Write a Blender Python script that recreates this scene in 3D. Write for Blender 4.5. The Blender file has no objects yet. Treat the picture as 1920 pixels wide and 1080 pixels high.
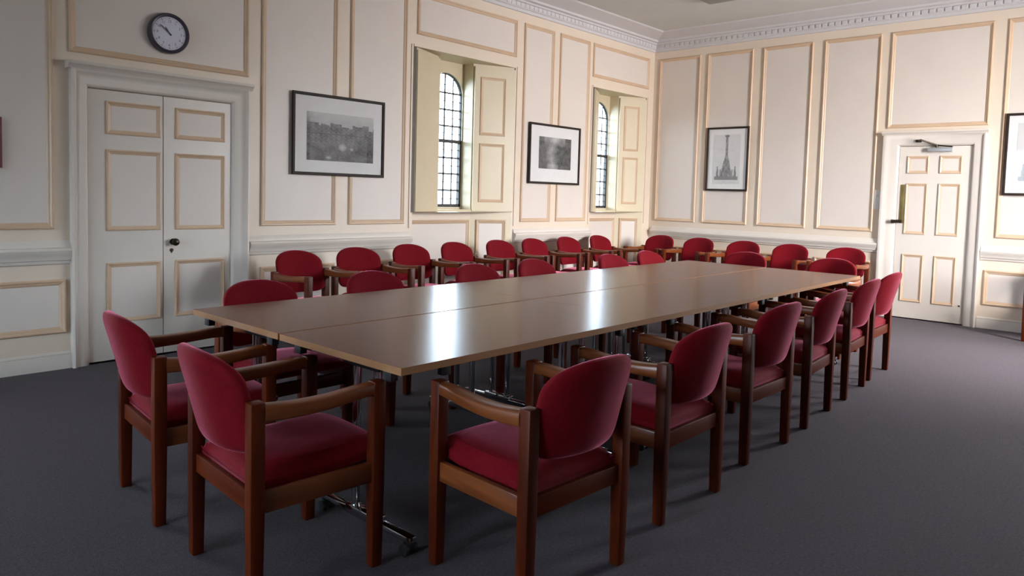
import bpy, bmesh, math, random
from mathutils import Vector, Matrix
random.seed(7)
scene = bpy.context.scene
col = scene.collection
PI = math.pi

# ------------------------------------------------------------------ materials
def new_mat(name):
    m = bpy.data.materials.new(name); m.use_nodes = True
    nt = m.node_tree
    return m, nt, nt.nodes['Principled BSDF']

def noise_mat(name, base, var=0.06, scale=8.0, rough=0.5, bump=0.0, bscale=None, stretch=(1, 1, 1),
              metallic=0.0, sheen=0.0, sheen_tint=None, coat=0.0, spec=0.5, detail=4.0, sr=0.45):
    m, nt, b = new_mat(name)
    tc = nt.nodes.new('ShaderNodeTexCoord'); mp = nt.nodes.new('ShaderNodeMapping')
    mp.inputs['Scale'].default_value = stretch
    nt.links.new(tc.outputs['Object'], mp.inputs['Vector'])
    n = nt.nodes.new('ShaderNodeTexNoise'); n.inputs['Scale'].default_value = scale
    n.inputs['Detail'].default_value = detail
    nt.links.new(mp.outputs['Vector'], n.inputs['Vector'])
    r = nt.nodes.new('ShaderNodeValToRGB')
    r.color_ramp.elements[0].position = 0.3; r.color_ramp.elements[1].position = 0.7
    r.color_ramp.elements[0].color = [c * (1 - var) for c in base] + [1]
    r.color_ramp.elements[1].color = [min(1, c * (1 + var)) for c in base] + [1]
    nt.links.new(n.outputs['Fac'], r.inputs['Fac']); nt.links.new(r.outputs['Color'], b.inputs['Base Color'])
    b.inputs['Roughness'].default_value = rough; b.inputs['Metallic'].default_value = metallic
    b.inputs['Specular IOR Level'].default_value = spec
    if sheen:
        b.inputs['Sheen Weight'].default_value = sheen; b.inputs['Sheen Roughness'].default_value = sr
        b.inputs['Sheen Tint'].default_value = list(sheen_tint or (1, 1, 1)) + [1]
    if coat:
        b.inputs['Coat Weight'].default_value = coat; b.inputs['Coat Roughness'].default_value = 0.15
    if bump:
        n2 = nt.nodes.new('ShaderNodeTexNoise'); n2.inputs['Scale'].default_value = bscale or scale * 6
        n2.inputs['Detail'].default_value = 3
        nt.links.new(mp.outputs['Vector'], n2.inputs['Vector'])
        bp = nt.nodes.new('ShaderNodeBump'); bp.inputs['Strength'].default_value = bump
        bp.inputs['Distance'].default_value = 0.004
        nt.links.new(n2.outputs['Fac'], bp.inputs['Height']); nt.links.new(bp.outputs['Normal'], b.inputs['Normal'])
    return m

def wood_mat(name, dark, light, scale=5.0, rough=0.35, stretch=(1, 1, 1), coat=0.0, spec=0.5):
    m, nt, b = new_mat(name)
    tc = nt.nodes.new('ShaderNodeTexCoord'); mp = nt.nodes.new('ShaderNodeMapping')
    mp.inputs['Scale'].default_value = stretch
    nt.links.new(tc.outputs['Object'], mp.inputs['Vector'])
    n = nt.nodes.new('ShaderNodeTexNoise'); n.inputs['Scale'].default_value = scale
    n.inputs['Detail'].default_value = 7; n.inputs['Roughness'].default_value = 0.6
    n.inputs['Distortion'].default_value = 0.6
    nt.links.new(mp.outputs['Vector'], n.inputs['Vector'])
    r = nt.nodes.new('ShaderNodeValToRGB')
    r.color_ramp.elements[0].position = 0.32; r.color_ramp.elements[1].position = 0.7
    r.color_ramp.elements[0].color = list(dark) + [1]; r.color_ramp.elements[1].color = list(light) + [1]
    nt.links.new(n.outputs['Fac'], r.inputs['Fac']); nt.links.new(r.outputs['Color'], b.inputs['Base Color'])
    b.inputs['Roughness'].default_value = rough
    b.inputs['Specular IOR Level'].default_value = spec
    if coat:
        b.inputs['Coat Weight'].default_value = coat; b.inputs['Coat Roughness'].default_value = 0.2
    return m

def glass_mat(name, refl=0.06, tint=(1, 1, 1)):
    m = bpy.data.materials.new(name); m.use_nodes = True
    nt = m.node_tree; nt.nodes.clear()
    out = nt.nodes.new('ShaderNodeOutputMaterial'); mix = nt.nodes.new('ShaderNodeMixShader')
    tr = nt.nodes.new('ShaderNodeBsdfTransparent'); gl = nt.nodes.new('ShaderNodeBsdfGlossy')
    n = nt.nodes.new('ShaderNodeTexNoise'); n.inputs['Scale'].default_value = 3
    mr = nt.nodes.new('ShaderNodeMapRange'); mr.inputs['To Min'].default_value = refl * 0.7; mr.inputs['To Max'].default_value = refl * 1.3
    nt.links.new(n.outputs['Fac'], mr.inputs['Value']); nt.links.new(mr.outputs['Result'], mix.inputs['Fac'])
    tr.inputs['Color'].default_value = list(tint) + [1]; gl.inputs['Roughness'].default_value = 0.03
    nt.links.new(tr.outputs[0], mix.inputs[1]); nt.links.new(gl.outputs[0], mix.inputs[2])
    nt.links.new(mix.outputs[0], out.inputs['Surface'])
    return m

def attr_mat(name, rough=0.7):
    m, nt, b = new_mat(name)
    a = nt.nodes.new('ShaderNodeVertexColor'); a.layer_name = 'ink'
    nt.links.new(a.outputs['Color'], b.inputs['Base Color']); b.inputs['Roughness'].default_value = rough
    return m

M = {}
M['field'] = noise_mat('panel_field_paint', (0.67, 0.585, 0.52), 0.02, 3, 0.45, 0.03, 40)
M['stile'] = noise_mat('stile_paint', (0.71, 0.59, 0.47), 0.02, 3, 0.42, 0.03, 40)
M['mould'] = noise_mat('moulding_paint', (0.60, 0.42, 0.28), 0.04, 6, 0.4)
M['white'] = noise_mat('white_trim_paint', (0.66, 0.59, 0.52), 0.02, 4, 0.35, 0.03, 30)
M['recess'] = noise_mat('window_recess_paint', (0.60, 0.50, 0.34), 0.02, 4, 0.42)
M['oak'] = wood_mat('oak_panelling', (0.10, 0.060, 0.032), (0.17, 0.105, 0.060), 6, 0.4, (1, 1, 0.1))  # dark finish made up for the unseen walls, to cut their bounce light
M['ceiling'] = noise_mat('ceiling_paint', (0.57, 0.56, 0.53), 0.02, 3, 0.8)
M['cornice'] = noise_mat('cornice_paint', (0.58, 0.55, 0.55), 0.02, 4, 0.7)
M['carpet'] = noise_mat('grey_carpet', (0.066, 0.0515, 0.0615), 0.28, 90, 0.95, 0.9, 260, spec=0.1, sheen=0.08, detail=6)
M['fabric'] = noise_mat('crimson_velour', (0.148, 0.0032, 0.0074), 0.10, 60, 0.85, 0.25, 400, sheen=1.0, sheen_tint=(1.0, 0.29, 0.43), spec=0.1, sr=0.26)
M['chairwood_v'] = wood_mat('chair_wood_upright', (0.042, 0.0055, 0.0012), (0.118, 0.0185, 0.0034), 14, 0.38, (1, 1, 0.09), spec=0.18)
M['chairwood_x'] = wood_mat('chair_wood_cross', (0.042, 0.0055, 0.0012), (0.118, 0.0185, 0.0034), 14, 0.38, (0.09, 1, 1), spec=0.18)
M['chairwood_y'] = wood_mat('chair_wood_arm', (0.095, 0.021, 0.006), (0.25, 0.070, 0.018), 14, 0.30, (1, 0.08, 1), spec=0.5)
M['tabletop'] = wood_mat('table_laminate', (0.108, 0.029, 0.008), (0.142, 0.043, 0.014), 9, 0.23, (0.05, 1, 1), spec=0.085)
M['tableedge'] = wood_mat('table_edge', (0.24, 0.115, 0.05), (0.32, 0.165, 0.08), 9, 0.3, (0.1, 1, 1))
M['chrome'] = noise_mat('chrome', (0.62, 0.62, 0.64), 0.03, 20, 0.12, metallic=1.0)
M['black'] = noise_mat('black_metal', (0.012, 0.012, 0.014), 0.1, 20, 0.4)
M['rubber'] = noise_mat('black_rubber', (0.010, 0.010, 0.011), 0.1, 30, 0.55)
M['frame'] = wood_mat('dark_frame_wood', (0.016, 0.010, 0.007), (0.034, 0.021, 0.015), 20, 0.55, spec=0.2)
M['paper'] = noise_mat('mount_paper', (0.68, 0.66, 0.64), 0.02, 12, 0.8)
M['ink'] = attr_mat('printed_ink')
M['picglass'] = glass_mat('picture_glass', 0.04)
M['winglass'] = glass_mat('window_glass', 0.05)
M['rebate'] = noise_mat('dark_rebate_strip', (0.115, 0.092, 0.075), 0.1, 20, 0.6)  # shade of the shutter gap put into a dark colour
M['lead'] = noise_mat('window_lead', (0.10, 0.098, 0.10), 0.1, 20, 0.5)
M['winframe'] = noise_mat('window_iron', (0.022, 0.020, 0.020), 0.1, 20, 0.5)
M['stone'] = noise_mat('window_stone', (0.62, 0.58, 0.50), 0.08, 6, 0.8, 0.1, 30)
M['brass'] = noise_mat('aged_brass', (0.34, 0.26, 0.10), 0.15, 15, 0.50, metallic=1.0)
M['bronze'] = noise_mat('dark_bronze', (0.05, 0.035, 0.022), 0.15, 15, 0.35, metallic=0.8)
M['silver'] = noise_mat('silver_paint', (0.50, 0.51, 0.52), 0.04, 15, 0.35, metallic=0.6)
M['clockrim'] = noise_mat('clock_rim_plastic', (0.050, 0.040, 0.055), 0.08, 12, 0.3)
M['clockface'] = noise_mat('clock_face', (0.62, 0.60, 0.68), 0.02, 12, 0.6)
M['plastic'] = noise_mat('white_plastic', (0.72, 0.71, 0.69), 0.02, 12, 0.35)
M['lightgrey'] = noise_mat('light_fitting_grey', (0.30, 0.31, 0.28), 0.04, 12, 0.5)
M['darkred'] = noise_mat('dark_red_paint', (0.12, 0.008, 0.014), 0.1, 8, 0.5)
M['lawn'] = noise_mat('lawn_grass', (0.10, 0.13, 0.055), 0.3, 3, 0.9)
M['sandstone'] = noise_mat('far_sandstone', (0.50, 0.42, 0.30), 0.12, 2, 0.9)
M['slate'] = noise_mat('far_slate', (0.16, 0.16, 0.18), 0.12, 2, 0.8)
M['foliage'] = noise_mat('far_foliage', (0.08, 0.13, 0.05), 0.4, 5, 0.9)
M['bark'] = noise_mat('far_bark', (0.08, 0.06, 0.045), 0.3, 5, 0.9)

# ------------------------------------------------------------------ mesh builder
class MB:
    def __init__(s):
        s.v = []; s.f = []; s.m = []
    def quad(s, pts, mi=0):
        n = len(s.v); s.v += [tuple(p) for p in pts]; s.f.append(tuple(range(n, n + len(pts)))); s.m.append(mi); return s
    def box(s, x0, x1, y0, y1, z0, z1, mi=0):
        n = len(s.v)
        s.v += [(x, y, z) for z in (z0, z1) for y in (y0, y1) for x in (x0, x1)]
        for f in ((0, 2, 3, 1), (4, 5, 7, 6), (0, 1, 5, 4), (2, 6, 7, 3), (0, 4, 6, 2), (1, 3, 7, 5)):
            s.f.append(tuple(n + i for i in f)); s.m.append(mi)
        return s
    def loft(s, rings, mi=0, cap=True, closed=True):
        n = len(s.v); k = len(rings[0])
        for r in rings: s.v += [tuple(p) for p in r]
        for i in range(len(rings) - 1):
            for j in range(k if closed else k - 1):
                j2 = (j + 1) % k
                s.f.append((n + i * k + j, n + i * k + j2, n + (i + 1) * k + j2, n + (i + 1) * k + j)); s.m.append(mi)
        if cap and closed:
            s.f.append(tuple(n + j for j in reversed(range(k)))); s.m.append(mi)
            e = n + (len(rings) - 1) * k
            s.f.append(tuple(e + j for j in range(k))); s.m.append(mi)
        return s
    def tube(s, p0, p1, r, k=12, mi=0, r1=None):
        p0 = Vector(p0); p1 = Vector(p1); d = (p1 - p0).normalized()
        a = d.orthogonal().normalized(); b = d.cross(a)
        r1 = r if r1 is None else r1
        rings = [[p + (a * math.cos(2 * PI * j / k) + b * math.sin(2 * PI * j / k)) * rr for j in range(k)] for p, rr in ((p0, r), (p1, r1))]
        return s.loft(rings, mi)
    def revolve(s, prof, org, axis, k=24, mi=0):
        """prof: list of (radius, height along axis)"""
        org = Vector(org); d = Vector(axis).normalized(); a = d.orthogonal().normalized(); b = d.cross(a)
        rings = [[org + d * h + (a * math.cos(2 * PI * j / k) + b * math.sin(2 * PI * j / k)) * max(r, 1e-4) for j in range(k)] for r, h in prof]
        return s.loft(rings, mi)
    def frame(s, P, a0, a1, b0, b1, prof, mi=0):
        """mitred frame; P(a,b,h)->point; prof (inset, height); P's rectangle is the outer edge"""
        rings = [[P(a0 + u, b0 + u, h), P(a1 - u, b0 + u, h), P(a1 - u, b1 - u, h), P(a0 + u, b1 - u, h)] for u, h in prof]
        return s.loft(rings, mi, cap=False)
    def extrude(s, P, prof, a0, a1, mi=0):
        """profile (b,h) swept along a from a0 to a1, capped"""
        return s.loft([[P(a, b, h) for b, h in prof] for a in (a0, a1)], mi)
    def build(s, name, mats, parent=None, smooth=False, bevel=0.0, seg=2, loc=None):
        me = bpy.data.meshes.new(name); me.from_pydata(s.v, [], s.f)
        if not isinstance(mats, (list, tuple)): mats = [mats]
        for m in mats: me.materials.append(m)
        me.polygons.foreach_set('material_index', s.m)
        bm = bmesh.new(); bm.from_mesh(me)
        bmesh.ops.remove_doubles(bm, verts=bm.verts, dist=1e-5)
        bmesh.ops.recalc_face_normals(bm, faces=bm.faces)
        if bevel:
            es = [e for e in bm.edges if len(e.link_faces) == 2 and e.calc_face_angle(0) > 0.6]
            bmesh.ops.bevel(bm, geom=es, offset=bevel, segments=seg, affect='EDGES', profile=0.5, clamp_overlap=True)
        bm.to_mesh(me); bm.free()
        if smooth or bevel:
            me.polygons.foreach_set('use_smooth', [True] * len(me.polygons))
            try: me.set_sharp_from_angle(angle=math.radians(38))
            except Exception: pass
        o = bpy.data.objects.new(name, me); col.objects.link(o)
        if parent: o.parent = parent
        if loc: o.location = loc
        return o

def tag(o, label=None, cat=None, group=None, kind=None):
    if label: o['label'] = label
    if cat: o['category'] = cat
    if group: o['group'] = group
    if kind: o['kind'] = kind
    return o
def empty(name, loc=(0, 0, 0), rz=0.0, parent=None):
    o = bpy.data.objects.new(name, None); col.objects.link(o); o.location = loc; o.rotation_euler = (0, 0, rz)
    o.empty_display_size = 0.1
    if parent: o.parent = parent
    return o
def copy_tree(o, parent=None):
    c = o.copy(); col.objects.link(c)
    c.parent = parent
    for ch in list(o.children): copy_tree(ch, c)
    return c

# ------------------------------------------------------------------ room
XB, YN = -15.0, -6.9           # back wall, near wall (both out of view)
ZC = 3.62                      # ceiling
PL = lambda a, b, h: (a, -h, b)            # wall at y=0 : along x, up z, h into the room
PR = lambda a, b, h: (-h, a, b)            # wall at x=0 : along y
PN = lambda a, b, h: (a, YN + h, b)
PB = lambda a, b, h: (XB + h, a, b)
MOULD = [(0, 0.0), (0.0, 0.012), (0.008, 0.020), (0.016, 0.019), (0.024, 0.011), (0.034, 0.008), (0.044, 0.0005)]
MOULD_D = [(0, 0.0), (0.003, 0.010), (0.010, 0.012), (0.018, 0.006), (0.034, 0.0005)]

def panel(mb, P, a0, a1, b0, b1, prof=MOULD, fi=1, mi=2):
    """raised painted moulding round a flat field"""
    mb.frame(P, a0, a1, b0, b1, prof, mi)
    u = prof[-1][0]
    mb.quad([P(a0 + u, b0 + u, 0.0008), P(a1 - u, b0 + u, 0.0008), P(a1 - u, b1 - u, 0.0008), P(a0 + u, b1 - u, 0.0008)], fi)

def wall_rects(mb, P, a0, a1, z1, holes, mi=0):
    """flat wall with rectangular holes (a0,a1,b0,b1)"""
    xs = sorted({a0, a1} | {h[0] for h in holes} | {h[1] for h in holes})
    for i in range(len(xs) - 1):
        xa, xb = xs[i], xs[i + 1]; xm = (xa + xb) / 2
        zz = 0.0
        for h in sorted([h for h in holes if h[0] < xm < h[1]], key=lambda h: h[2]):
            if h[2] > zz: mb.quad([P(xa, zz, 0), P(xb, zz, 0), P(xb, h[2], 0), P(xa, h[2], 0)], mi)
            zz = h[3]
        if zz < z1: mb.quad([P(xa, zz, 0), P(xb, zz, 0), P(xb, z1, 0), P(xa, z1, 0)], mi)

def niche(mb, P, a0, a1, b0, b1, d, mi=0, back=True):
    q = mb.quad
    q([P(a0, b0, 0), P(a0, b1, 0), P(a0, b1, -d), P(a0, b0, -d)], mi)
    q([P(a1, b0, 0), P(a1, b1, 0), P(a1, b1, -d), P(a1, b0, -d)], mi)
    q([P(a0, b1, 0), P(a1, b1, 0), P(a1, b1, -d), P(a0, b1, -d)], mi)
    q([P(a0, b0, 0), P(a1, b0, 0), P(a1, b0, -d), P(a0, b0, -d)], mi)
    if back: q([P(a0, b0, -d), P(a1, b0, -d), P(a1, b1, -d), P(a0, b1, -d)], mi)

ZPT, ZPB = 3.30, 0.985          # upper panels top / bottom
ZD0, ZD1 = 0.255, 0.635         # dado panels
D1 = (-7.475, -6.412, 0.0, 1.985)      # left double door opening
D2 = (-4.052, -3.318, 0.0, 1.985)      # right door opening
SILL = 1.10
WIN = [dict(xl=-4.49, xr=-3.00, zt=2.76, cx=-3.735, hw=0.262),
       dict(xl=-1.46, xr=-0.19, zt=2.736, cx=-0.845, hw=0.258)]
DB, DG = 0.20, 0.35
HID_L = (-9.7, -8.7, 1.05, 2.8)       # further window of this wall, behind the camera's left

NWIN_ADDED = [(-2.75, -1.70, 1.0, 2.85)]  # unseen window, added to brighten the right wall
BWIN_ADDED = [(-2.9, -1.4, 1.0, 2.85), (-5.4, -3.9, 1.0, 2.85)]  # unseen windows, added as weak fill
RWIN = (-6.35, -5.15, 1.0, 2.85)
# ---- left (window) wall
mb = MB()
holes = [D1, HID_L] + [(w['xl'], w['xr'], 0.0, w['zt']) for w in WIN]
wall_rects(mb, PL, XB, 0.0, ZC, holes)
niche(mb, PL, D1[0], D1[1], D1[2], D1[3], 0.07)
niche(mb, PL, HID_L[0], HID_L[1], HID_L[2], HID_L[3], 0.30, 3, back=False)
panel(mb, PL, -8.55, -7.69, ZPB, ZPT); panel(mb, PL, -8.55, -7.62, ZD0, ZD1)
panel(mb, PL, -7.592, -6.268, 2.215, ZPT)
for a, b in ((-6.152, -5.408), (-5.267, -4.60), (-2.856, -2.305), (-2.190, -1.576)):
    panel(mb, PL, a, b, ZPB, ZPT); panel(mb, PL, a, b, ZD0, ZD1)
panel(mb, PL, -4.472, -2.985, 2.885, ZPT)
panel(mb, PL, -1.500, -0.150, 2.865, ZPT)
ARCH = []
for w in WIN:
    xl, xr, zt, cx, hw = w['xl'], w['xr'], w['zt'], w['cx'], w['hw']
    il, ir = cx - hw, cx + hw
    q = mb.quad
    # soffit of the recess, flat splayed head and straight inner head
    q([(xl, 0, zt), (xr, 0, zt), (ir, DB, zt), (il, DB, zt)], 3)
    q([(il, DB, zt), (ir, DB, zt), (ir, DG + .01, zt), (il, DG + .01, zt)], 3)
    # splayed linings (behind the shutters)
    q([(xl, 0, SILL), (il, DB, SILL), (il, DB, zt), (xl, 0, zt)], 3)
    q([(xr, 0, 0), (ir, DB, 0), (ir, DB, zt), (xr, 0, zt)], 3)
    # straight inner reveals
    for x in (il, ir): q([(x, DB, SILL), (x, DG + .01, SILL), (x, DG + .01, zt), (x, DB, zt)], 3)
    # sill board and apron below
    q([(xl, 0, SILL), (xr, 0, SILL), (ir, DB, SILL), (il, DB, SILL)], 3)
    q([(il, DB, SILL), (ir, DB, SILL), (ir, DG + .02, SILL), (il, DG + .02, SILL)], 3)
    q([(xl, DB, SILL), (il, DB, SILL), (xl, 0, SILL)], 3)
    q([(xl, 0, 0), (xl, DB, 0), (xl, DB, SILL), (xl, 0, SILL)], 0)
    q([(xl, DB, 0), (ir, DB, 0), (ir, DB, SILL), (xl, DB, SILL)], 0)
    PA = lambda a, b, h: (a, DB - h, b)
    panel(mb, PA, xl + 0.10, ir - 0.02, 0.22, SILL - 0.09)
    # sill nosing
    mb.box(il - .02, ir + .02, DB - .015, DG, SILL, SILL + .022, 3)
    # panel on the lower right splay
    e = Vector((xr - ir, -DB, 0)); L = e.length; e.normalize(); nrm = Vector((-e.y * -1, e.x * -1, 0))
    nrm = Vector((e.y, -e.x, 0)); 
    if nrm.y > 0: nrm = -nrm
    PS = lambda a, b, h, e=e, nrm=nrm, ir=ir: tuple(Vector((ir, DB, b)) + e * a + nrm * h)
    panel(mb, PS, 0.07, L - 0.07, 0.22, SILL - 0.09)
    # arched stone opening: spandrel plate and reveal to the outside
    z0, zs, zp, r = 1.145, 2.40, 2.635, 0.25
    arch = [(cx - r, z0)] + [(cx - r * math.cos(PI * i / 24), zs + (zp - zs) * math.sin(PI * i / 24)) for i in range(25)] + [(cx + r, z0)]
    ARCH.append(arch)
    n = len(arch)
    for i in range(n - 1):
        (xa, za), (xb, zb) = arch[i], arch[i + 1]
        if i == 0: q([(il - .01, DG, z0), (xa, DG, za), (xb, DG, zb), (il - .01, DG, zb)], 3)
        elif i == n - 2: q([(xb, DG, zb), (ir + .01, DG, zb), (ir + .01, DG, za), (xa, DG, za)], 3)
        else: q([(xa, DG, za), (xb, DG, zb), (xb, DG, zt), (xa, DG, zt)], 3)
        q([(xa, DG, za), (xb, DG, zb), (xb, DG + .05, zb), (xa, DG + .05, za)], 4)
    q([(il - .01, DG, zs), (cx - r, DG, zs), (cx - r, DG, zt), (il - .01, DG, zt)], 3)
    q([(ir + .01, DG, zs), (cx + r, DG, zs), (cx + r, DG, zt), (ir + .01, DG, zt)], 3)
    q([(il - .01, DG, SILL), (ir + .01, DG, SILL), (ir + .01, DG, z0), (il - .01, DG, z0)], 3)
    q([(cx - r, DG, z0), (cx + r, DG, z0), (cx + r, DG + .05, z0 - .03), (cx - r, DG + .05, z0 - .03)], 4)
    mb.box(xl - .030, xl + .014, -.004, .012, SILL, zt, 5); mb.box(xr - .006, xr + .006, -.004, .006, SILL, zt, 5)  # dark strips painted in place of the shadow gap at the recess edges
    # thin architrave bead round the recess
    for xa in (xl, xr):
        s = -1 if xa == xl else 1
        mb.box(min(xa + s * .031, xa + s * .050), max(xa + s * .031, xa + s * .050), -.010, 0.0, 0.93 if False else SILL - .16, zt + .02, 0)
    mb.box(xl - .022, xr + .022, -.012, 0.0, zt, zt + .022, 0)
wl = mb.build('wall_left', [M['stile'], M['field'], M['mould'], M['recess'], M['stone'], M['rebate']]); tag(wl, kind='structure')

# ---- right wall (with the single door)
mb = MB()
wall_rects(mb, PR, YN, 0.0, ZC, [D2, RWIN])
niche(mb, PR, D2[0], D2[1], D2[2], D2[3], 0.07)
for a, b in ((-0.744, -0.098), (-1.502, -0.852), (-2.277, -1.639), (-3.069, -2.415)):
    panel(mb, PR, a, b, ZPB, ZPT); panel(mb, PR, a, b, ZD0, ZD1)
panel(mb, PR, -4.180, -3.172, 2.195, ZPT)
panel(mb, PR, -4.96, -4.305, ZPB, ZPT); panel(mb, PR, -4.96, -4.225, ZD0, ZD1)
niche(mb, PR, *RWIN, 0.30, 1, back=False)
tag(mb.build('wall_right', [M['stile'], M['field'], M['mould']]), kind='structure')

# ---- near and back walls, out of view, with windows added to light the room and a dark finish against bounce
mb = MB(); wall_rects(mb, PN, XB, 0.0, ZC, NWIN_ADDED)
for w in NWIN_ADDED: niche(mb, PN, *w, 0.30, 3, back=False)
for a, b in ((-1.4, -0.2), (-4.5, -3.2), (-6.0, -4.8), (-7.4, -6.2), (-8.8, -7.6), (-10.6, -9.4), (-12.4, -11.2), (-14.6, -13.2)): panel(mb, PN, a, b, ZPB, ZPT)
tag(mb.build('wall_near', [M['oak'], M['oak'], M['oak'], M['recess']]), kind='structure')
mb = MB(); wall_rects(mb, PB, YN, 0.0, ZC, BWIN_ADDED)
for w in BWIN_ADDED: niche(mb, PB, *w, 0.30, 3, back=False)
for a, b in ((-1.2, -0.2), (-3.75, -3.05), (-6.7, -5.6)): panel(mb, PB, a, b, ZPB, ZPT)
tag(mb.build('wall_back', [M['oak'], M['oak'], M['oak'], M['recess']]), kind='structure')

mb = MB(); mb.box(XB - .3, 0.05, YN - .3, 0.42, -0.06, 0.0)
tag(mb.build('floor', M['carpet']), kind='structure')
mb = MB(); mb.box(XB - .3, 0.3, YN - .3, 0.6, ZC, ZC + 0.06)
tag(mb.build('ceiling', M['ceiling']), kind='structure')

# ---- dado rails, skirtings, cornice
RAIL = [(0.735, -.002), (0.745, 0.016), (0.765, 0.020), (0.770, 0.034), (0.800, 0.040), (0.812, 0.052), (0.838, 0.058), (0.852, 0.050), (0.858, 0.022), (0.885, 0.016), (0.905, 0.004), (0.905, -.002)]
SKIRT = [(0.0, -.002), (0.0, 0.020), (0.092, 0.020), (0.100, 0.016), (0.108, 0.018), (0.118, 0.010), (0.124, 0.0), (0.124, -.002)]
def trims(name, P, prof, spans, m):
    mb = MB()
    for a, b in spans: mb.extrude(P, prof, a, b)
    return tag(mb.build(name, m, smooth=True), kind='structure')
trims('trim_1', PL, RAIL, [(XB, -7.595), (-6.262, -4.52), (-2.97, -1.49)], M['white'])
trims('trim_2', PR, RAIL, [(-3.140, -0.06), (YN, -4.185)], M['white'])
trims('baseboard_left', PL, SKIRT, [(XB, -7.595), (-6.262, -4.50), (-2.99, -1.47)], M['white'])
trims('baseboard_right', PR, SKIRT, [(-3.140, 0.0), (YN, -4.185)], M['white'])
trims('baseboard_near', PN, SKIRT, [(XB, 0.0)], M['white'])
trims('baseboard_back', PB, SKIRT, [(YN, 0.0)], M['white'])
CORN = [(3.405, 0.0), (3.410, 0.018), (3.440, 0.022), (3.446, 0.034), (3.452, 0.040), (3.500, 0.044), (3.506, 0.066), (3.522, 0.072), (3.530, 0.11), (3.552, 0.118), (3.562, 0.150), (3.580, 0.215), (3.596, 0.275), (3.606, 0.315), (3.6201, 0.33)]
mb = MB()
rings = []
for z, h in CORN:
    rings.append([(XB + h, YN + h, z), (-h, YN + h, z), (-h, -h, z), (XB + h, -h, z)])
mb.loft(rings, 0, cap=False)
# dentils under the corona on the two visible walls
y = -0.12
while y > -5.6:
    mb.box(-0.052, -0.040, y - 0.052, y, 3.458, 3.500); y -= 0.078
x = -0.12
while x > -8.6:
    mb.box(x - 0.052, x, -0.049, -0.040, 3.458, 3.500); x -= 0.078
tag(mb.build('trim_3', M['cornice']), kind='structure')

# ---- doors
ARCHI = [(0, 0.0), (0, 0.050), (0.012, 0.056), (0.024, 0.050), (0.034, 0.036), (0.060, 0.030), (0.090, 0.026), (0.100, 0.016), (0.106, 0.0)]
def architrave(mb, P, a0, a1, zt, wl_, wr_, wt):
    """three-sided door surround; a0..a1 outer edges"""
    s = wt / 0.106
    rings = []
    for u, h in ARCHI:
        ul, ur, ut = u / .106 * wl_, u / .106 * wr_, u / .106 * wt
        rings.append([P(a0 + ul, 0.0, h), P(a0 + ul, zt - ut, h), P(a1 - ur, zt - ut, h), P(a1 - ur, 0.0, h)])
    mb.loft(rings, 0, cap=False, closed=False)
def leaf(name, P, a0, a1, z0, z1, panels, parent, d0=-0.045, d1=-0.006):
    mb = MB()
    c = [P(a0, z0, d0), P(a1, z0, d0), P(a1, z1, d0), P(a0, z1, d0)]; f = [P(a0, z0, d1), P(a1, z0, d1), P(a1, z1, d1), P(a0, z1, d1)]
    mb.loft([c, f], 0)
    PD = lambda a, b, h: P(a, b, h + d1)
    for (pa, pb, pc, pd) in panels: panel(mb, PD, pa, pb, pc, pd, MOULD_D, 1, 2)
    return mb.build(name, [M['white'], M['field'], M['mould']], parent)

d1 = empty('door_1', (-6.94, 0, 0)); tag(d1, kind='structure')
OFF1 = lambda P: (lambda a, b, h: tuple(Vector(P(a, b, h)) - Vector((-6.94, 0, 0))))
P1 = OFF1(PL)
mb = MB(); architrave(mb, P1, -7.592, -6.275, 2.125, 0.115, 0.135, 0.14)
# cap moulding over the head
mb.extrude(P1, [(2.10, -.001), (2.10, 0.058), (2.118, 0.066), (2.130, 0.085), (2.150, 0.090), (2.152, -.001)], -7.615, -6.255)
mb.build('door_surround', M['white'], d1, smooth=True)
rows = ((1.665, 1.905), (0.965, 1.557), (0.285, 0.730))
leaf('door_leaf', P1, -7.472, -6.953, 0.012, 1.980, [(-7.355, -6.962 - .006, a, b) for a, b in rows], d1)
lf2 = leaf('door_leaf', P1, -6.947, -6.415, 0.012, 1.980, [(-6.862, -6.462, a, b) for a, b in rows], d1)
mb = MB()
mb.revolve([(0.026, 0), (0.026, .004), (0.011, .008), (0.010, .022), (0.022, .030), (0.029, .042), (0.028, .052), (0.018, .060), (0.0, .062)], P1(-6.875, 0.872, -0.006), (0, -1, 0), 20)
tag(mb.build('door_knob', M['bronze'], lf2, smooth=True), 'dark round knob')
mb = MB(); mb.revolve([(0.014, 0), (0.014, .004), (0.006, .0045), (0.006, .002)], P1(-6.888, 0.808, -0.006), (0, -1, 0), 16)
mb.box(*sorted((P1(-6.892, 0, 0)[0], P1(-6.884, 0, 0)[0])), 0.0025, 0.005, 0.785, 0.808)
tag(mb.build('keyhole_plate', M['bronze'], lf2, smooth=True), 'small dark keyhole plate')

d2 = empty('door_2', (0, -3.685, 0)); tag(d2, kind='structure')
P2 = lambda a, b, h: tuple(Vector(PR(a, b, h)) - Vector((0, -3.685, 0)))
mb = MB(); architrave(mb, P2, -4.180, -3.150, 2.135, 0.130, 0.170, 0.150)
mb.extrude(P2, [(2.11, -.001), (2.11, 0.058), (2.125, 0.064), (2.135, 0.078), (2.150, 0.080), (2.152, -.001)], -4.195, -3.135)
mb.build('door_surround', M['white'], d2, smooth=True)
pn = []
for a, b in ((1.672, 1.872), (0.978, 1.562), (0.200, 0.748)):
    pn += [(-3.628, -3.405, a, b), (-3.955, -3.735, a, b)]
lf = leaf('door_leaf', P2, -4.048, -3.322, 0.012, 1.980, pn, d2)
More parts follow.
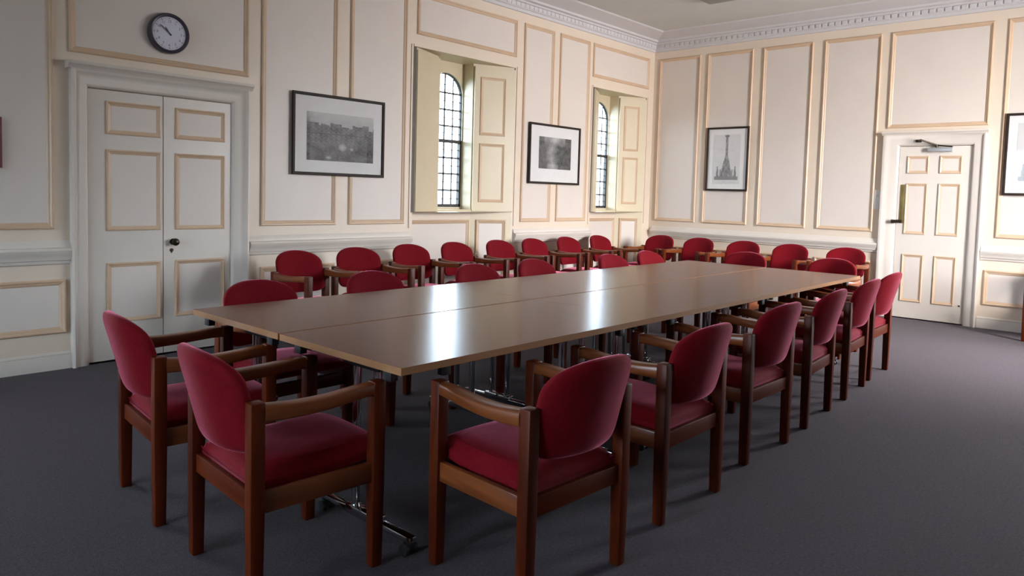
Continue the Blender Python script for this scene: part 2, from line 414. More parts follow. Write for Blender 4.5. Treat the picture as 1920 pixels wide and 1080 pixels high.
# long brass plate with a dark lever
mb = MB()
a, b, z0, z1 = -3.400, -3.352, 1.10, 1.545
mb.box(*sorted((P2(0, 0, -.006)[0], P2(0, 0, .000)[0])), *sorted((P2(a, 0, 0)[1], P2(b, 0, 0)[1])), z0, z1)
tag(mb.build('finger_plate', M['brass'], lf, bevel=.002), 'long brass plate on the door edge')
mb = MB()
pz = 1.122
mb.tube(P2(-3.376, pz, -.004), P2(-3.376, pz, .050), 0.012, 12)
p = [P2(-3.392, pz, .046), P2(-3.34, pz, .050), P2(-3.285, pz - .004, .052)]
mb.tube(p[0], p[1], 0.019, 12, r1=.019); mb.tube(p[1], p[2], 0.019, 12, r1=.022)
tag(mb.build('door_handle', M['bronze'], lf, smooth=True), 'dark lever handle')
mb = MB()
mb.box(*sorted((P2(0, 0, -.006)[0], P2(0, 0, .045)[0])), *sorted((P2(-3.86, 0, 0)[1], P2(-3.615, 0, 0)[1])), 1.915, 1.962)
cl = mb.build('door_closer', M['silver'], lf, bevel=.006); tag(cl, 'silver overhead closer')
mb = MB()
mb.tube(P2(-3.70, 1.955, .022), P2(-3.70, 1.995, .022), .014, 12)
mb.tube(P2(-3.70, 1.990, .022), P2(-3.56, 2.045, .13), .010, 10); mb.tube(P2(-3.56, 2.045, .13), P2(-3.52, 2.040, .036), .009, 10)
mb.tube(P2(-3.70, 1.99, .022), P2(-3.86, 1.968, .040), .007, 8)
mb.box(*sorted((P2(0, 0, .024)[0], P2(0, 0, .044)[0])), *sorted((P2(-3.55, 0, 0)[1], P2(-3.49, 0, 0)[1])), 2.025, 2.055)
mb.build('closer_arm', M['bronze'], cl, smooth=True)
mb = MB(); mb.revolve([(0.009, 0), (0.009, .004), (0.0, .005)], P2(-4.01, 0.21, -0.006), (-1, 0, 0), 12)
tag(mb.build('bolt_hole_plate', M['bronze'], lf, smooth=True), 'small dark bolt hole near the floor')

# ---- windows with arched leaded glazing and folding shutters
def strip(mb, pts, w, y0, y1, mi=0):
    """flat bar of width w following a polyline in xz, from depth y0 to y1"""
    n = len(pts); L = []; Rr = []
    for i, (x, z) in enumerate(pts):
        a = Vector(pts[max(0, i - 1)]); b = Vector(pts[min(n - 1, i + 1)])
        t = (b - a).normalized(); nn = Vector((-t.y, t.x)) * w / 2
        L.append((x + nn.x, z + nn.y)); Rr.append((x - nn.x, z - nn.y))
    rings = [[(l[0], y0, l[1]), (r[0], y0, r[1]), (r[0], y1, r[1]), (l[0], y1, l[1])] for l, r in zip(L, Rr)]
    mb.loft(rings, mi)
for wi, (w, arch) in enumerate(zip(WIN, ARCH)):
    cx, hw, zt, xl, xr = w['cx'], w['hw'], w['zt'], w['xl'], w['xr']
    il, ir = cx - hw, cx + hw
    win = empty('window_%d' % (wi + 1), (cx, DG, SILL)); tag(win, kind='structure')
    O = Vector((cx, DG, SILL)); loc = -O
    r = 0.25; z0 = 1.145
    arc = [(x + (cx - x) * 0.03, z - (0.006 if z > 2 else 0)) for x, z in arch]
    mb = MB(); strip(mb, arc, 0.009, DG + .02, DG + .05)
    zm = 1.885
    mb.box(cx - r, cx + r, DG + .005, DG + .05, zm - .018, zm + .018)          # meeting rail
    mb.box(cx - r, cx + r, DG + .005, DG + .05, z0, z0 + .034)                 # bottom rail
    for s in (-1, 1): mb.box(*sorted((cx + s * r, cx + s * (r - .026))), DG + .005, DG + .05, z0, zm)   # lower sash stiles
    mb.build('window_frame', M['winframe'], win, loc=loc)
    mb = MB()
    def zarch(x): return 2.40 + (2.635 - 2.40) * math.sqrt(max(0, 1 - ((x - cx) / r) ** 2))
    for k, ww in ((-1, .015), (0, .020), (1, .015)):
        x = cx + k * r / 2
        mb.box(x - ww / 2, x + ww / 2, DG + .026, DG + .036, z0, zarch(x))
    for z in (1.335, 1.520, 1.700, 2.055, 2.235, 2.42):
        mb.box(cx - r, cx + r, DG + .026, DG + .036, z - .010, z + .010)
    for z in (1.24, 1.43, 1.61, 1.79, 1.97, 2.145, 2.33, 2.51):
        hwz = r if z < 2.4 else r * math.sqrt(max(0, 1 - ((z - 2.4) / .235) ** 2))
        mb.box(cx - hwz, cx + hwz, DG + .028, DG + .034, z - .004, z + .004)
    mb.build('glazing_bars', M['lead'], win, loc=loc)
    mb = MB(); mb.quad([(x, DG + .031, z) for x, z in arch])
    mb.build('glass_pane', M['winglass'], win, loc=loc)
    # shutters, folded back on the splays
    for s in (-1, 1):
        xo, xi = (xl, il) if s < 0 else (xr, ir)
        p0 = Vector((xi, DB, 0)); p1 = Vector((xo, 0, 0)); e = (p1 - p0); Ls = e.length; e.normalize()
        nrm = Vector((-e.y, e.x, 0))
        if nrm.y > 0: nrm = -nrm
        PSh = lambda a, b, h, p0=p0, e=e, nrm=nrm: tuple(Vector((p0.x, p0.y, b)) + e * a + nrm * h - O)
        mb = MB()
        za, zb = SILL + .006, zt - .03
        mb.loft([[PSh(.012, za, .004), PSh(Ls - .006, za, .004), PSh(Ls - .006, zb, .004), PSh(.012, zb, .004)],
                 [PSh(.012, za, .030), PSh(Ls - .006, za, .030), PSh(Ls - .006, zb, .030), PSh(.012, zb, .030)]], 0)
        PSd = lambda a, b, h, PSh=PSh: PSh(a, b, h + .030)
        zc = 1.92
        for c, d in ((SILL + .11, zc - .045), (zc + .045, zb - .11)) if s > 0 else ():
            panel(mb, PSd, .08, Ls - .12, c, d, MOULD_D, 1, 2)
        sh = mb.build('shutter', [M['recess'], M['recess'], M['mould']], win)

# ------------------------------------------------------------------ framed prints
def ink_grid(name, P, a0, a1, b0, b1, h, nx, nz, fn, parent):
    me = bpy.data.meshes.new(name)
    vs = [P(a0 + (a1 - a0) * i / nx, b0 + (b1 - b0) * j / nz, h) for j in range(nz + 1) for i in range(nx + 1)]
    fs = [(j * (nx + 1) + i, j * (nx + 1) + i + 1, (j + 1) * (nx + 1) + i + 1, (j + 1) * (nx + 1) + i) for j in range(nz) for i in range(nx)]
    me.from_pydata(vs, [], fs)
    ca = me.color_attributes.new('ink', 'FLOAT_COLOR', 'CORNER')
    k = 0
    for j in range(nz):
        for i in range(nx):
            g = fn((i + .5) / nx, (j + .5) / nz)
            for _ in range(4):
                ca.data[k].color = (g, g * .97, g * .95, 1); k += 1
    me.materials.append(M['ink'])
    o = bpy.data.objects.new(name, me); col.objects.link(o); o.parent = parent
    return o
from mathutils import noise as mn
def nz(x, y, s, o=0): return mn.noise(Vector((x * s, y * s, o)))
PAPER = 0.60
def town_view(u, v):
    """wide engraving: pale sky, a long range of buildings, a pale fountain in the court"""
    g = 0.17 + 0.07 * nz(u, v, 7) + 0.05 * nz(u, v, 28, 3)
    roof = 0.76 + 0.05 * math.copysign(1, math.sin(u * 19)) * (0.6 + 0.4 * nz(u, 0, 5, 9)) - 0.10 * max(0, u - .55)
    if 0.2 < u < .32: roof += 0.04
    if v > roof:
        g = 0.42 + 0.10 * (v - roof) / (1 - roof + .01) + 0.05 * nz(u, v, 9, 5)
        if u < 0.12: g -= 0.14 * (1 - u / .12) + 0.05 * nz(u, v, 22)
        if 0.82 < u < 0.92 and v < 0.80: g -= .22
    elif v > 0.36:
        g += 0.035 * math.sin(u * 85) * (1 if abs(v * 14 % 1 - .5) < .32 else -.2)
        if abs(v - .56) < .012: g -= .05
    else:
        g -= 0.02 + .05 * (0.36 - v)
    d = ((u - .52) / .07) ** 2 + ((v - .30) / .09) ** 2
    if d < 1: g += 0.26 * (1 - d)
    d = ((u - .31) / .05) ** 2 + ((v - .07) / .04) ** 2
    if d < 1: g += 0.24 * (1 - d)
    d = ((u - .66) / .03) ** 2 + ((v - .27) / .04) ** 2
    if d < 1: g += 0.22 * (1 - d)
    if u > 0.90 and v < .55: g -= .06
    if u < .05 and v < .9: g -= .05
    return min(PAPER, max(0.03, g))
def valley_view(u, v):
    """dark engraving of a wooded bank with a band of light coming down the left"""
    c = 0.34 + 0.35 * (v - .5) * (1 if v > .45 else -.6)
    g = 0.10 + 0.05 * nz(u, v, 8) + 0.04 * nz(u, v, 26, 3)
    d = abs(u - c) / .17
    if d < 1: g += 0.25 * (1 - d) ** 1.0 * (0.7 + .5 * nz(u, v, 6, 2))
    if v > .72 and .15 < u < .8: g += .16 * (v - .72) / .28
    if u < .12: g -= .02
    if u > .55 and v < .75: g -= .03 + .03 * nz(u, v, 15, 7)
    if v < .16 and .25 < u < .6: g += .07
    return min(PAPER, max(0.025, g))
def tower_view(u, v):
    """line drawing of a tall slender monument on a pinnacled base"""
    g = PAPER - .03 + .03 * nz(u, v, 4)
    x = abs(u - .5)
    ink = 0
    if .08 < v < .15 and x < .43: ink = .62
    elif v >= .15:
        wid = .050 if v > .58 else .050 + (.58 - v) * .42
        if v > .95 : wid = .085 if v < .985 else .015
        if x < wid: ink = .56 + .25 * nz(u, v, 14) + (.12 if abs((u * 16) % 1 - .5) < .2 else 0)
        elif v < .36 and (abs(x - .33) < .055 * (1 - (v - .15) / .3)): ink = .62
        elif v < .30 and (abs(x - .22) < .04): ink = .5
        elif v < .24 and x < .40 and abs((u * 9) % 1 - .5) < .22: ink = .45
    elif v < .05 and x < .35 and nz(u, v, 40) > .1: ink = .12
    if .64 < v < .70 and x > .15 and x < .42 and nz(u, v, 22, 4) > .12: ink = max(ink, .14)
    return max(.05, g * (1 - min(.9, ink)))
def framed_print(label, P, org, a0, a1, b0, b1, pa0, pa1, pb0, pb1, fn, nx, nzz, fw=.022, group=None):
    t = empty('framed_print', org); tag(t, label, 'picture', group)
    O = Vector(org)
    Q = lambda a, b, h: tuple(Vector(P(a, b, h)) - O)
    mb = MB(); mb.frame(Q, a0, a1, b0, b1, [(0, .021), (0, .036), (.004, .040), (fw - .004, .040), (fw, .035), (fw, .024)])
    mb.quad([Q(a0 + .002, b0 + .002, .0215), Q(a1 - .002, b0 + .002, .0215), Q(a1 - .002, b1 - .002, .0215), Q(a0 + .002, b1 - .002, .0215)])
    tag(mb.build('picture_frame', M['frame'], t), 'thin dark wooden frame')
    mb = MB(); mb.quad([Q(a0 + fw - .002, b0 + fw - .002, .024), Q(a1 - fw + .002, b0 + fw - .002, .024), Q(a1 - fw + .002, b1 - fw + .002, .024), Q(a0 + fw - .002, b1 - fw + .002, .024)])
    tag(mb.build('mount', M['paper'], t), 'off-white mount')
    tag(ink_grid('engraving', Q, pa0, pa1, pb0, pb1, .0255, nx, nzz, fn, t), 'black ink print')
    mb = MB(); mb.quad([Q(a0 + fw - .001, b0 + fw - .001, .030), Q(a1 - fw + .001, b0 + fw - .001, .030), Q(a1 - fw + .001, b1 - fw + .001, .030), Q(a0 + fw - .001, b1 - fw + .001, .030)])
    mb.build('glass', M['picglass'], t)
    return t
framed_print('wide dark-framed engraving of a town view hanging between the double doors and the first window', PL, (-5.378, 0, 1.434),
             -5.874, -4.882, 1.434, 2.157, -5.728, -5.007, 1.566, 1.995, town_view, 90, 56, .026)
framed_print('small dark-framed engraving of a shadowy wooded valley, hanging between the two windows', PL, (-2.253, 0, 1.445),
             -2.747, -1.759, 1.445, 2.170, -2.563, -1.938, 1.630, 2.015, valley_view, 70, 46, .026)
framed_print('tall framed drawing of a slender monument, second panel from the room corner', PR, (0, -1.2, 1.432),
             -1.502, -0.899, 1.432, 2.291, -1.385, -1.0, 1.525, 2.19, lambda u, v: tower_view(1 - u, v), 48, 84, .026)
framed_print('tall framed drawing of a monument right of the single door, cut by the photo edge', PR, (0, -4.645, 1.444),
             -4.945, -4.342, 1.444, 2.306, -4.84, -4.45, 1.54, 2.20, tower_view, 48, 84, .026)

# ------------------------------------------------------------------ wall clock
ck = empty('wall_clock', (-6.921, 0, 2.452)); tag(ck, 'round white-faced wall clock with dark rim above the double doors', 'clock')
mb = MB(); mb.revolve([(0.150, 0.0), (0.152, .030), (0.148, .046), (0.138, .052), (0.128, .048), (0.122, .036)], (0, 0, 0), (0, -1, 0), 48)
tag(mb.build('clock_rim', M['clockrim'], ck, smooth=True), 'dark plum rim')
mb = MB(); mb.revolve([(0.124, .034), (0.124, .0365), (0.0, .0365)], (0, 0, 0), (0, -1, 0), 48)
fc = mb.build('clock_face', M['clockface'], ck); tag(fc, 'pale white dial')
mb = MB()
for k in range(60):
    a = 2 * PI * k / 60; r0, r1, wd = (.104, .116, .0022) if k % 5 == 0 else (.110, .116, .0010)
    c, s = math.cos(a), math.sin(a)
    mb.quad([(c * r + -s * t, -.0372, s * r + c * t) for r, t in ((r0, -wd), (r1, -wd), (r1, wd), (r0, wd))])
mb.build('minute_marks', M['clockrim'], fc)
def text_mesh(name, body, size, x, z, y, parent, m):
    cu = bpy.data.curves.new(name, 'FONT'); cu.body = body; cu.size = size; cu.align_x = 'CENTER'; cu.align_y = 'CENTER'
    o = bpy.data.objects.new(name, cu); col.objects.link(o)
    dg = bpy.context.evaluated_depsgraph_get(); dg.update()
    me = bpy.data.meshes.new_from_object(o.evaluated_get(dg))
    bpy.data.objects.remove(o); bpy.data.curves.remove(cu)
    for v in me.vertices: v.co = Vector((v.co.x + x, y, v.co.y + z))
    return me
for h in range(1, 13):
    a = PI / 2 - 2 * PI * h / 12
    me = text_mesh('numeral', str(h), .026, math.cos(a) * .088, math.sin(a) * .088, -.0373, fc, M['clockrim'])
    me.materials.clear(); me.materials.append(M['clockrim']); me.polygons.foreach_set('material_index', [0] * len(me.polygons))
    o = bpy.data.objects.new('numeral', me); col.objects.link(o); o.parent = fc
def hand(name, ang, ln, wd, y):
    mb = MB(); c, s = math.cos(ang), math.sin(ang)
    pts = [(-.018, -wd), (ln * .8, -wd), (ln, 0), (ln * .8, wd), (-.018, wd)]
    mb.loft([[(c * a - s * b, yy, s * a + c * b) for a, b in pts] for yy in (y, y - .0015)])
    return mb.build(name, M['clockrim'], ck)
hand('hour_hand', PI / 2 + 2 * PI * (1.22 / 12), .056, .0042, -.039)
hand('minute_hand', PI / 2 + 2 * PI * (8.5 / 60), .088, .0030, -.042)

# ------------------------------------------------------------------ small wall fittings
sw = empty('light_switch', (0, -3.105, 1.365)); tag(sw, 'small white switch plate on the wall beside the single door', 'switch')
mb = MB(); mb.box(-.012, 0, -.030, .030, -.115, .115); mb.build('switch_plate', M['plastic'], sw, bevel=.003)
for dz in (-.05, .05):
    mb = MB(); mb.box(-.017, -.011, -.009, .009, dz - .016, dz + .016); mb.build('rocker', M['plastic'], sw, bevel=.002)
nb = empty('notice_board', (-8.30, 0, 1.40)); tag(nb, 'dark red board on the wall at the extreme left edge of the photo', 'board')
mb = MB(); mb.box(-.30, .30, -.016, 0, .0, .32); mb.build('backing_board', M['darkred'], nb, bevel=.002)
mb = MB(); mb.frame(lambda a, b, h: (a, -h, b), -.309, .309, -.006, .326, [(0, .0), (0, .024), (.012, .026), (.016, .014)]); mb.build('board_frame', M['darkred'], nb)
cf = empty('ceiling_light', (-1.74, -1.90, ZC)); tag(cf, 'unlit flat grey ceiling light at the top of the photo', 'light fitting')
mb = MB(); mb.box(-.32, .32, -.32, .32, -.055, 0); mb.build('light_housing', M['lightgrey'], cf, bevel=.008)
mb = MB(); mb.box(-.285, .285, -.285, .285, -.062, -.054); tag(mb.build('diffuser', M['lightgrey'], cf, bevel=.003), 'grey unlit diffuser')

# ------------------------------------------------------------------ armchair prototype
HX, HY, AH, PW = 0.24, 0.218, 0.66, 0.024
def make_chair():
    root = empty('armchair')
    for sx in (-1, 1):
        for sy in (-1, 1):
            mb = MB()
            rings = []
            for z, w in ((0, PW * .86), (0.30, PW), (AH, PW)):
                rings.append([(sx * HX + dx * w, sy * HY + dy * w, z) for dx, dy in ((-1, -1), (1, -1), (1, 1), (-1, 1))])
            mb.loft(rings); mb.build('leg', M['chairwood_v'], root, bevel=.006)
    # rails under the seat
    for nm, b, m in (('side_rail', 1, 'chairwood_y'), ('side_rail', -1, 'chairwood_y')):
        mb = MB(); mb.box(b * HX - .012, b * HX + .012, -HY + PW - .004, HY - PW + .004, .305, .375); mb.build(nm, M[m], root, bevel=.004)
    mb = MB(); mb.box(-HX + PW - .004, HX - PW + .004, HY - .014, HY + .010, .300, .365); mb.build('front_rail', M['chairwood_x'], root, bevel=.004)
    mb = MB(); mb.box(-HX + PW - .004, HX - PW + .004, -HY - .010, -HY + .014, .305, .372); mb.build('back_rail', M['chairwood_x'], root, bevel=.004)
    # shaped arms : flush with the posts' tops in front, dipping and bowed outwards towards the back
    for s in (-1, 1):
        rings = []
        N = 14
        for i in range(N + 1):
            t = i / N; y = (-HY + PW - .003) + t * (2 * HY - 2 * PW + .006)
            dip = .011 * math.sin(PI * min(1, t * 1.15)) * (1 - .25 * t) + .006 * (1 - t)
            hw_ = .021 + .010 * math.sin(PI * (t * .9 + .06)) + .004 * (1 - t)
            th = .046 + .010 * (1 - t) - .006 * math.sin(PI * t)
            bow = .012 * math.sin(PI * t)
            top = AH - .003 - dip
            ring = []
            for k in range(16):
                a = 2 * PI * k / 16; ca, sa = math.cos(a), math.sin(a)
                f = lambda c: math.copysign(abs(c) ** .45, c)
                ring.append((s * (HX + bow) + hw_ * f(ca), y, top - th / 2 + th / 2 * f(sa)))
            rings.append(ring)
        mb = MB(); mb.loft(rings); mb.build('armrest', M['chairwood_y'], root, smooth=True)
    # seat cushion with a waterfall front
    mb = MB(); rings = []
    prof = [(-.205, .362, .372), (-.212, .385, .402), (-.205, .366, .420), (-.17, .366, .432), (-.08, .366, .436), (.05, .366, .440), (.13, .368, .444), (.190, .378, .445), (.232, .392, .441), (.262, .400, .428), (.270, .404, .415)]
    nU = 12
    for y, zb, ztp in prof:
        ring = []
        for i in range(nU + 1):
            u = -1 + 2 * i / nU
            x = .214 * math.copysign(abs(u) ** .8, u)
            e = (1 - abs(u) ** 7)
            ring.append((x, y, zb + .014 + (ztp - zb - .014) * (0.25 + 0.75 * e ** .5) + .012 * (1 - u * u) * (1 if ztp > .42 else 0)))
        for i in range(nU, -1, -1):
            u = -1 + 2 * i / nU
            x = .214 * math.copysign(abs(u) ** .8, u)
            ring.append((x * .99, y, zb))
        rings.append(ring)
    mb.loft(rings); mb.build('seat', M['fabric'], root, smooth=True)
    # back pad: arched top, curved round the sitter, leaning back
    mb = MB(); nu, nv = 20, 16
    def pt(u, v, side):
        s = math.sin(u * PI / 2)
        p = 2.5
        arch = 1 - (max(0, 1 - abs(s) ** p)) ** (1 / p)
        z0 = .474 + .045 * abs(s) ** 8
        zt = .808 - .012 * s * s - .105 * arch
        vv = .5 - .5 * math.cos(PI * v)
        z = z0 + (zt - z0) * vv
        x = s * (.2145 + .0 * v)
        fall = (max(0, 1 - abs(s) ** 7) * max(0, 1 - abs(2 * vv - 1) ** 7)) ** .5
        t = .004 + .026 * fall
        yc = -.178 - .062 * (1 - s * s) - .092 * ((z - .45) / .36) ** 1.15
        return (x, yc + side * t, z)
    grid = []
    for side in (1, -1):
        n0 = len(mb.v)
        for j in range(nv + 1):
            for i in range(nu + 1): mb.v.append(pt(-1 + 2 * i / nu, j / nv, side))
        grid.append(n0)
        for j in range(nv):
            for i in range(nu):
                a = n0 + j * (nu + 1) + i
                mb.f.append((a, a + 1, a + nu + 2, a + nu + 1)); mb.m.append(0)
    per = [i for i in range(nu + 1)] + [j * (nu + 1) + nu for j in range(1, nv + 1)] + [nv * (nu + 1) + i for i in range(nu - 1, -1, -1)] + [j * (nu + 1) for j in range(nv - 1, 0, -1)]
    for k in range(len(per)):
        a, b = per[k], per[(k + 1) % len(per)]
        mb.f.append((grid[0] + a, grid[0] + b, grid[1] + b, grid[1] + a)); mb.m.append(0)
    mb.build('backrest', M['fabric'], root, smooth=True)
    # steel pins that carry the pad on the back posts
    for s in (-1, 1):
        mb = MB()
        mb.tube((s * (HX - PW - .016), -HY + .012, .560), (s * (HX - PW + .003), -HY + .012, .560), .007, 10)
        mb.build('back_pin', M['chrome'], root, smooth=True)
    return root

def by_legs(rl, rr):
    """centre and turn from the two back feet (sitter's own left foot first in +x order)"""
    rl = Vector(rl); rr = Vector(rr); a = math.atan2((rr - rl).y, (rr - rl).x)
    c = (rl + rr) / 2 + Vector((-math.sin(a), math.cos(a))) * HY
    return c.x, c.y, a
def by_top(x, y, a):
    """from the top middle of the back pad"""
    off = .328
    return x - math.sin(a) * off, y + math.cos(a) * off, a
chairs = []
G_T = 'red armchairs round the long table'; G_W = 'red armchairs lined along the walls'
def addc(p, label, g): chairs.append((p, label, g))
PIECE = 'crimson upholstered wooden armchair'
addc(by_legs((-8.102, -2.425), (-8.151, -2.895)), 'crimson armchair at the near table end, leftmost in the photo, close to the double doors', G_T)
addc(by_legs((-8.148, -3.205), (-8.185, -3.699)), 'crimson armchair at the near table end, the large one with its right arm towards us', G_T)
R = [((-7.623, -4.301), (-7.108, -4.326)), ((-6.74, -4.265), (-6.258, -4.267)), ((-5.842, -4.214), (-5.369, -4.225)),
     ((-5.022, -4.205), (-4.556, -4.173)), ((-4.205, -4.159), (-3.721, -4.129)), ((-3.502, -4.103), (-3.015, -4.091))]
RL = ['nearest crimson armchair on the right-hand side of the table, large in the foreground',
      'second nearest crimson armchair on the right-hand side of the table',
      'third nearest crimson armchair on the right-hand side of the table',
      'fourth nearest crimson armchair on the right-hand side of the table, its back lit pink',
      'fifth nearest crimson armchair on the right-hand side of the table, second from the far end',
      'farthest crimson armchair on the right-hand side of the table, nearest the single door']
for (a, b), l in zip(R, RL): addc(by_legs(a, b), l, G_T)
LX = [(-7.293, -2.02), (-6.512, -2.00), (-5.632, -2.02), (-4.943, -1.985), (-3.958, -2.03), (-3.282, -1.99)]
LL = ['nearest armchair on the far long side of the table, back close to the double doors',
      'second nearest armchair on the far long side of the table, half dark red back',
      'third armchair along the far long side of the table, red back just above the top',
      'fourth armchair along the far long side of the table, pink-lit back just above the top',
      'fifth armchair along the far long side of the table, bright pink back above the top',
      'last armchair along the far long side of the table, small bright pink back']
for (x, y), l in zip(LX, LL): addc(by_top(x, y, PI), l, G_T)
addc(by_top(-2.405, -2.643, PI / 2), 'armchair at the far table end, left of the pair, back showing low above the top', G_T)
addc(by_top(-2.362, -3.451, PI / 2), 'armchair at the far table end, right of the pair, near the far table corner', G_T)
AX = [(-6.105, -0.445, 0.06), (-5.477, -0.396, -.10), (-4.810, -0.302, -.04), (-4.196, -0.277, 0.02), (-3.511, -0.241, 0), (-2.911, -0.218, 0), (-2.241, -0.191, 0), (-1.534, -0.160, 0)]
ORD = ['first', 'second', 'third', 'fourth', 'fifth', 'sixth', 'seventh', 'eighth']
WH = ['right beside the double doors', 'under the wide engraving', 'just before the first window', 'under the first window', 'under the first window\'s right shutter', 'just past the first window', 'under the small engraving', 'under the second window, nearest the corner']
for (x, y, da), o_, w_ in zip(AX, ORD, WH):
    addc(by_top(x, y, PI + da), '%s red armchair along the window wall, %s' % (o_, w_), G_W)
BX = [(-0.52, -0.56, 0), (-0.52, -1.14, 0), (-0.56, -1.77, .0), (-0.56, -2.36, 0), (-0.52, -2.98, 0)]
WB = ['in the room corner', 'under the tall monument drawing', 'in the middle of the row', 'second nearest the single door', 'nearest the single door']
for (x, y, da), o_, w_ in zip(BX, ORD, WB):
    addc(by_top(x, y, PI / 2 + da), '%s red armchair from the corner along the door wall, %s' % (o_, w_), G_W)
addc((-0.36, -4.93, PI / 2), 'red armchair right of the single door, only a dark leg showing at the photo edge', G_W)
proto = make_chair()
for i, (p, label, g) in enumerate(chairs):
    o = proto if i == 0 else copy_tree(proto)
    o.location = (p[0], p[1], 0); o.rotation_euler = (0, 0, p[2]); tag(o, label, 'chair', g)

# ------------------------------------------------------------------ folding tables
TX0, TX1, TY0, TY1, TZ = -7.764, -3.028, -3.878, -2.316, 0.73
TL = (TX1 - TX0) / 3; TW = (TY1 - TY0) / 2
def make_table():
    t = empty('folding_table')
    hx, hy = TL / 2 - .0005, TW / 2 - .0065
    mb = MB(); mb.box(-hx + .0006, hx - .0006, -hy + .0006, hy - .0006, TZ - .026, TZ)
    tp = mb.build('tabletop', M['tabletop'], t)
    mb = MB()
    P = lambda a, b, h: (a, b, h)
    mb.frame(P, -hx, hx, -hy, hy, [(.003, TZ - .0268), (0, TZ - .0262), (0, TZ - .0006), (.0007, TZ - .0003)])
    tag(mb.build('edge_band', M['tableedge'], tp), 'lighter brown wooden edge')
    mb = MB()
    mb.box(-hx + .12, hx - .12, -.030, .030, TZ - .075, TZ - .045); mb.build('support_beam', M['black'], t, bevel=.004)
    for s in (-1, 1):
        x = s * (hx - .150)
        fr = MB(); fr.box(x - .025, x + .025, -hy + .07, hy - .07, TZ - .050, TZ - .026); fr.box(x - .035, x + .035, -.11, .11, TZ - .085, TZ - .045)
        f = fr.build('leg_frame', M['black'], t, bevel=.003)
        for dy in (-.065, .065):
            mb = MB(); mb.tube((x, dy, .085), (x, dy, TZ - .080), .0165, 16); tag(mb.build('column', M['chrome'], f, smooth=True), 'chrome column')
        mb = MB()
        mb.box(x - .018, x + .018, -.285, .285, .046, .070); mb.box(x - .026, x + .026, -.10, .10, .050, .086)
        tag(mb.build('foot_bar', M['chrome'], f, bevel=.006), 'chrome foot bar')
        for e in (-1, 1):
            mb = MB(); yy = e * .262
            for dx in (-.020, .020):
                mb.tube((x + dx - .007, yy, .0215), (x + dx + .007, yy, .0215), .0215, 18)
            mb.tube((x, yy, .022), (x, yy, .050), .010, 10)
            mb.box(x - .010, x + .010, yy - .018, yy + .018, .022, .046)
            mb.build('castor', M['rubber'], f, smooth=True)
    # lever of the flip mechanism and small black catches
    for sx in (-1, 1):
        for sy in (-1, 1):
            mb = MB(); mb.box(sx * (hx - .035) - .016, sx * (hx - .035) + .016, sy * (hy - .10) - .022, sy * (hy - .10) + .022, TZ - .066, TZ - .026)
            mb.build('catch', M['black'], t, bevel=.003)
        mb = MB(); mb.box(sx * (hx - .23) - .020, sx * (hx - .23) + .020, -hy + .025, -hy + .055, TZ - .066, TZ - .026)
        mb.build('catch', M['black'], t, bevel=.003)
    return t
tp0 = make_table()
NM = {(0, 0): 'near-right folding table with brown top, at the foreground corner', (0, 1): 'near-left folding table with brown top, beside the double doors',
      (1, 0): 'middle folding table of the right-hand row, brown top, between the near-right and far-right tables', (1, 1): 'middle folding table of the left-hand row, brown top, between the near-left and far-left tables',
      (2, 0): 'far-right folding table with brown top, towards the single door', (2, 1): 'far-left folding table with brown top, towards the room corner'}
first = True
for j in range(2):
    for i in range(3):
        o = tp0 if first else copy_tree(tp0); first = False
        o.location = (TX0 + TL * (i + .5), TY0 + TW * (j + .5), 0)
        tag(o, NM[(i, j)], 'table', 'brown folding tables pushed together as one long table')

# ------------------------------------------------------------------ outside, seen through the leaded panes
mb = MB(); mb.box(-60, 60, 0.8, 90, -1.25, -1.2)
tag(mb.build('lawn', M['lawn']), kind='structure')
bd = empty('stone_house', (6, 34, -1.2)); tag(bd, 'pale stone house outside, seen blurred through the lower window panes', 'building')
mb = MB(); mb.box(-14, 14, -4, 4, 0, 5.0); mb.build('house_wall', M['sandstone'], bd)
mb = MB(); mb.extrude(lambda a, b, h: (a, h, b), [(5.0, -4.4), (5.0, 4.4), (7.6, 0)], -14.3, 14.3); mb.build('house_roof', M['slate'], bd)
for k in range(7):
    mb = MB(); x = -12 + 4 * k; mb.box(x - .6, x + .6, -4.06, -3.98, 1.2, 3.4); mb.build('house_window', M['slate'], bd)

# ------------------------------------------------------------------ light
w = bpy.data.worlds.new('overcast_sky'); scene.world = w; w.use_nodes = True
nt = w.node_tree; bg = nt.nodes['Background']
tc = nt.nodes.new('ShaderNodeTexCoord'); n = nt.nodes.new('ShaderNodeTexNoise'); n.inputs['Scale'].default_value = 2.5
rp = nt.nodes.new('ShaderNodeValToRGB'); rp.color_ramp.elements[0].color = (.58, .78, 1, 1); rp.color_ramp.elements[1].color = (.74, .88, 1, 1)
nt.links.new(tc.outputs['Generated'], n.inputs['Vector']); nt.links.new(n.outputs['Fac'], rp.inputs['Fac'])
# bright hazy band above the horizon, darker cloud overhead
sp = nt.nodes.new('ShaderNodeSeparateXYZ'); nt.links.new(tc.outputs['Generated'], sp.inputs['Vector'])
rb = nt.nodes.new('ShaderNodeValToRGB'); e = rb.color_ramp.elements
e[0].position = 0.0; e[0].color = (.25, .25, .25, 1); e[1].position = .55; e[1].color = (.22, .22, .22, 1)
for p_, c_ in ((.08, .6), (.14, 1.0), (.27, 1.0), (.38, .42)):
    q_ = e.new(p_); q_.color = (c_, c_, c_, 1)
nt.links.new(sp.outputs['Z'], rb.inputs['Fac'])
mx = nt.nodes.new('ShaderNodeMix'); mx.data_type = 'RGBA'; mx.blend_type = 'MULTIPLY'; mx.inputs['Factor'].default_value = 1.0
nt.links.new(rp.outputs['Color'], mx.inputs['A']); nt.links.new(rb.outputs['Color'], mx.inputs['B'])
nt.links.new(mx.outputs['Result'], bg.inputs['Color'])
bg.inputs['Strength'].default_value = 36.0
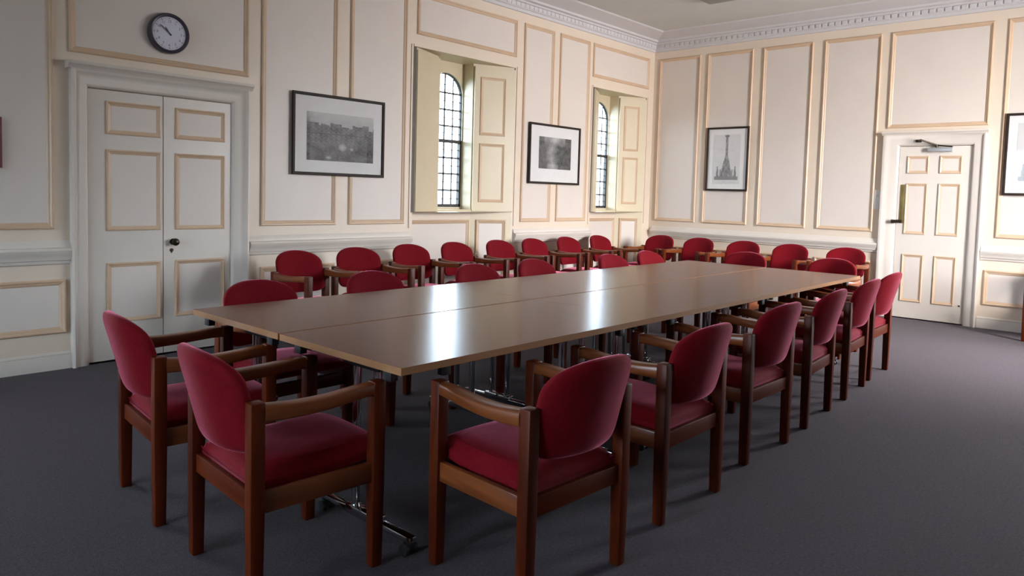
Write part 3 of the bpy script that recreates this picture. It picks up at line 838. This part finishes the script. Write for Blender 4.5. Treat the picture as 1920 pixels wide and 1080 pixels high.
def area(name, loc, rot, sx, sy, power, colr=(1.0, 0.968, 0.965), portal=False):
    l = bpy.data.lights.new(name, 'AREA'); l.shape = 'RECTANGLE'; l.size = sx; l.size_y = sy; l.energy = power; l.color = colr
    if portal: l.cycles.is_portal = True
    o = bpy.data.objects.new(name, l); col.objects.link(o); o.location = loc; o.rotation_euler = rot
    return o
for wd in WIN:   # sky portals in the two visible windows, facing the room
    area('window_portal', (wd['cx'], DG + .07, 1.89), (-PI / 2, 0, 0), .52, 1.52, 1, portal=True)
a, b, c, d = RWIN
l = area('window_daylight', (.40, (a + b) / 2, (c + d) / 2 + .1), (PI / 2 - .36, 0, PI / 2), b - a, d - c, 135); l.data.spread = math.radians(140)
for a, b, c, d in NWIN_ADDED:
    l = area('window_daylight', ((a + b) / 2, YN - .40, (c + d) / 2 + .1), (PI / 2 - .26, 0, -.26), b - a, d - c, 250); l.data.spread = math.radians(110)  # added lamp, turned and narrowed to favour the right wall
for a, b, c, d in BWIN_ADDED:
    area('window_daylight', (XB - .15, (a + b) / 2, (c + d) / 2), (PI / 2, 0, -PI / 2), b - a, d - c, 4)  # added fill lamp behind the invented back windows
a, b, c, d = HID_L
area('window_daylight', ((a + b) / 2, .15, (c + d) / 2), (-PI / 2, 0, 0), b - a, d - c, 17)

# ------------------------------------------------------------------ camera
cd = bpy.data.cameras.new('camera'); cam = bpy.data.objects.new('camera', cd); col.objects.link(cam); scene.camera = cam
Rv = Vector((0.6733675, -0.7387866, 0.0277572)); Uv = Vector((0.0253747, 0.0606179, 0.9978385)); F = Vector((0.7388723, 0.6712077, -0.0595646))
cam.matrix_world = Matrix(((Rv.x, Uv.x, -F.x, -9.297021), (Rv.y, Uv.y, -F.y, -5.744113), (Rv.z, Uv.z, -F.z, 1.319746), (0, 0, 0, 1)))
cd.sensor_fit = 'HORIZONTAL'; cd.sensor_width = 36; cd.lens = 1371.22 / 1920 * 36; cd.shift_y = -95.69 / 1920
cd.clip_start = .05; cd.clip_end = 300

vs = scene.view_settings
scene.display_settings.display_device = 'sRGB'
vs.view_transform = 'Standard'; vs.look = 'None'; vs.exposure = -0.20; vs.gamma = 1.0; vs.use_curve_mapping = False
scene.cycles.max_bounces = 10; scene.cycles.diffuse_bounces = 6; scene.cycles.glossy_bounces = 4; scene.cycles.transparent_max_bounces = 12
scene.cycles.sample_clamp_indirect = 40.0
scene.cycles.use_denoising = True
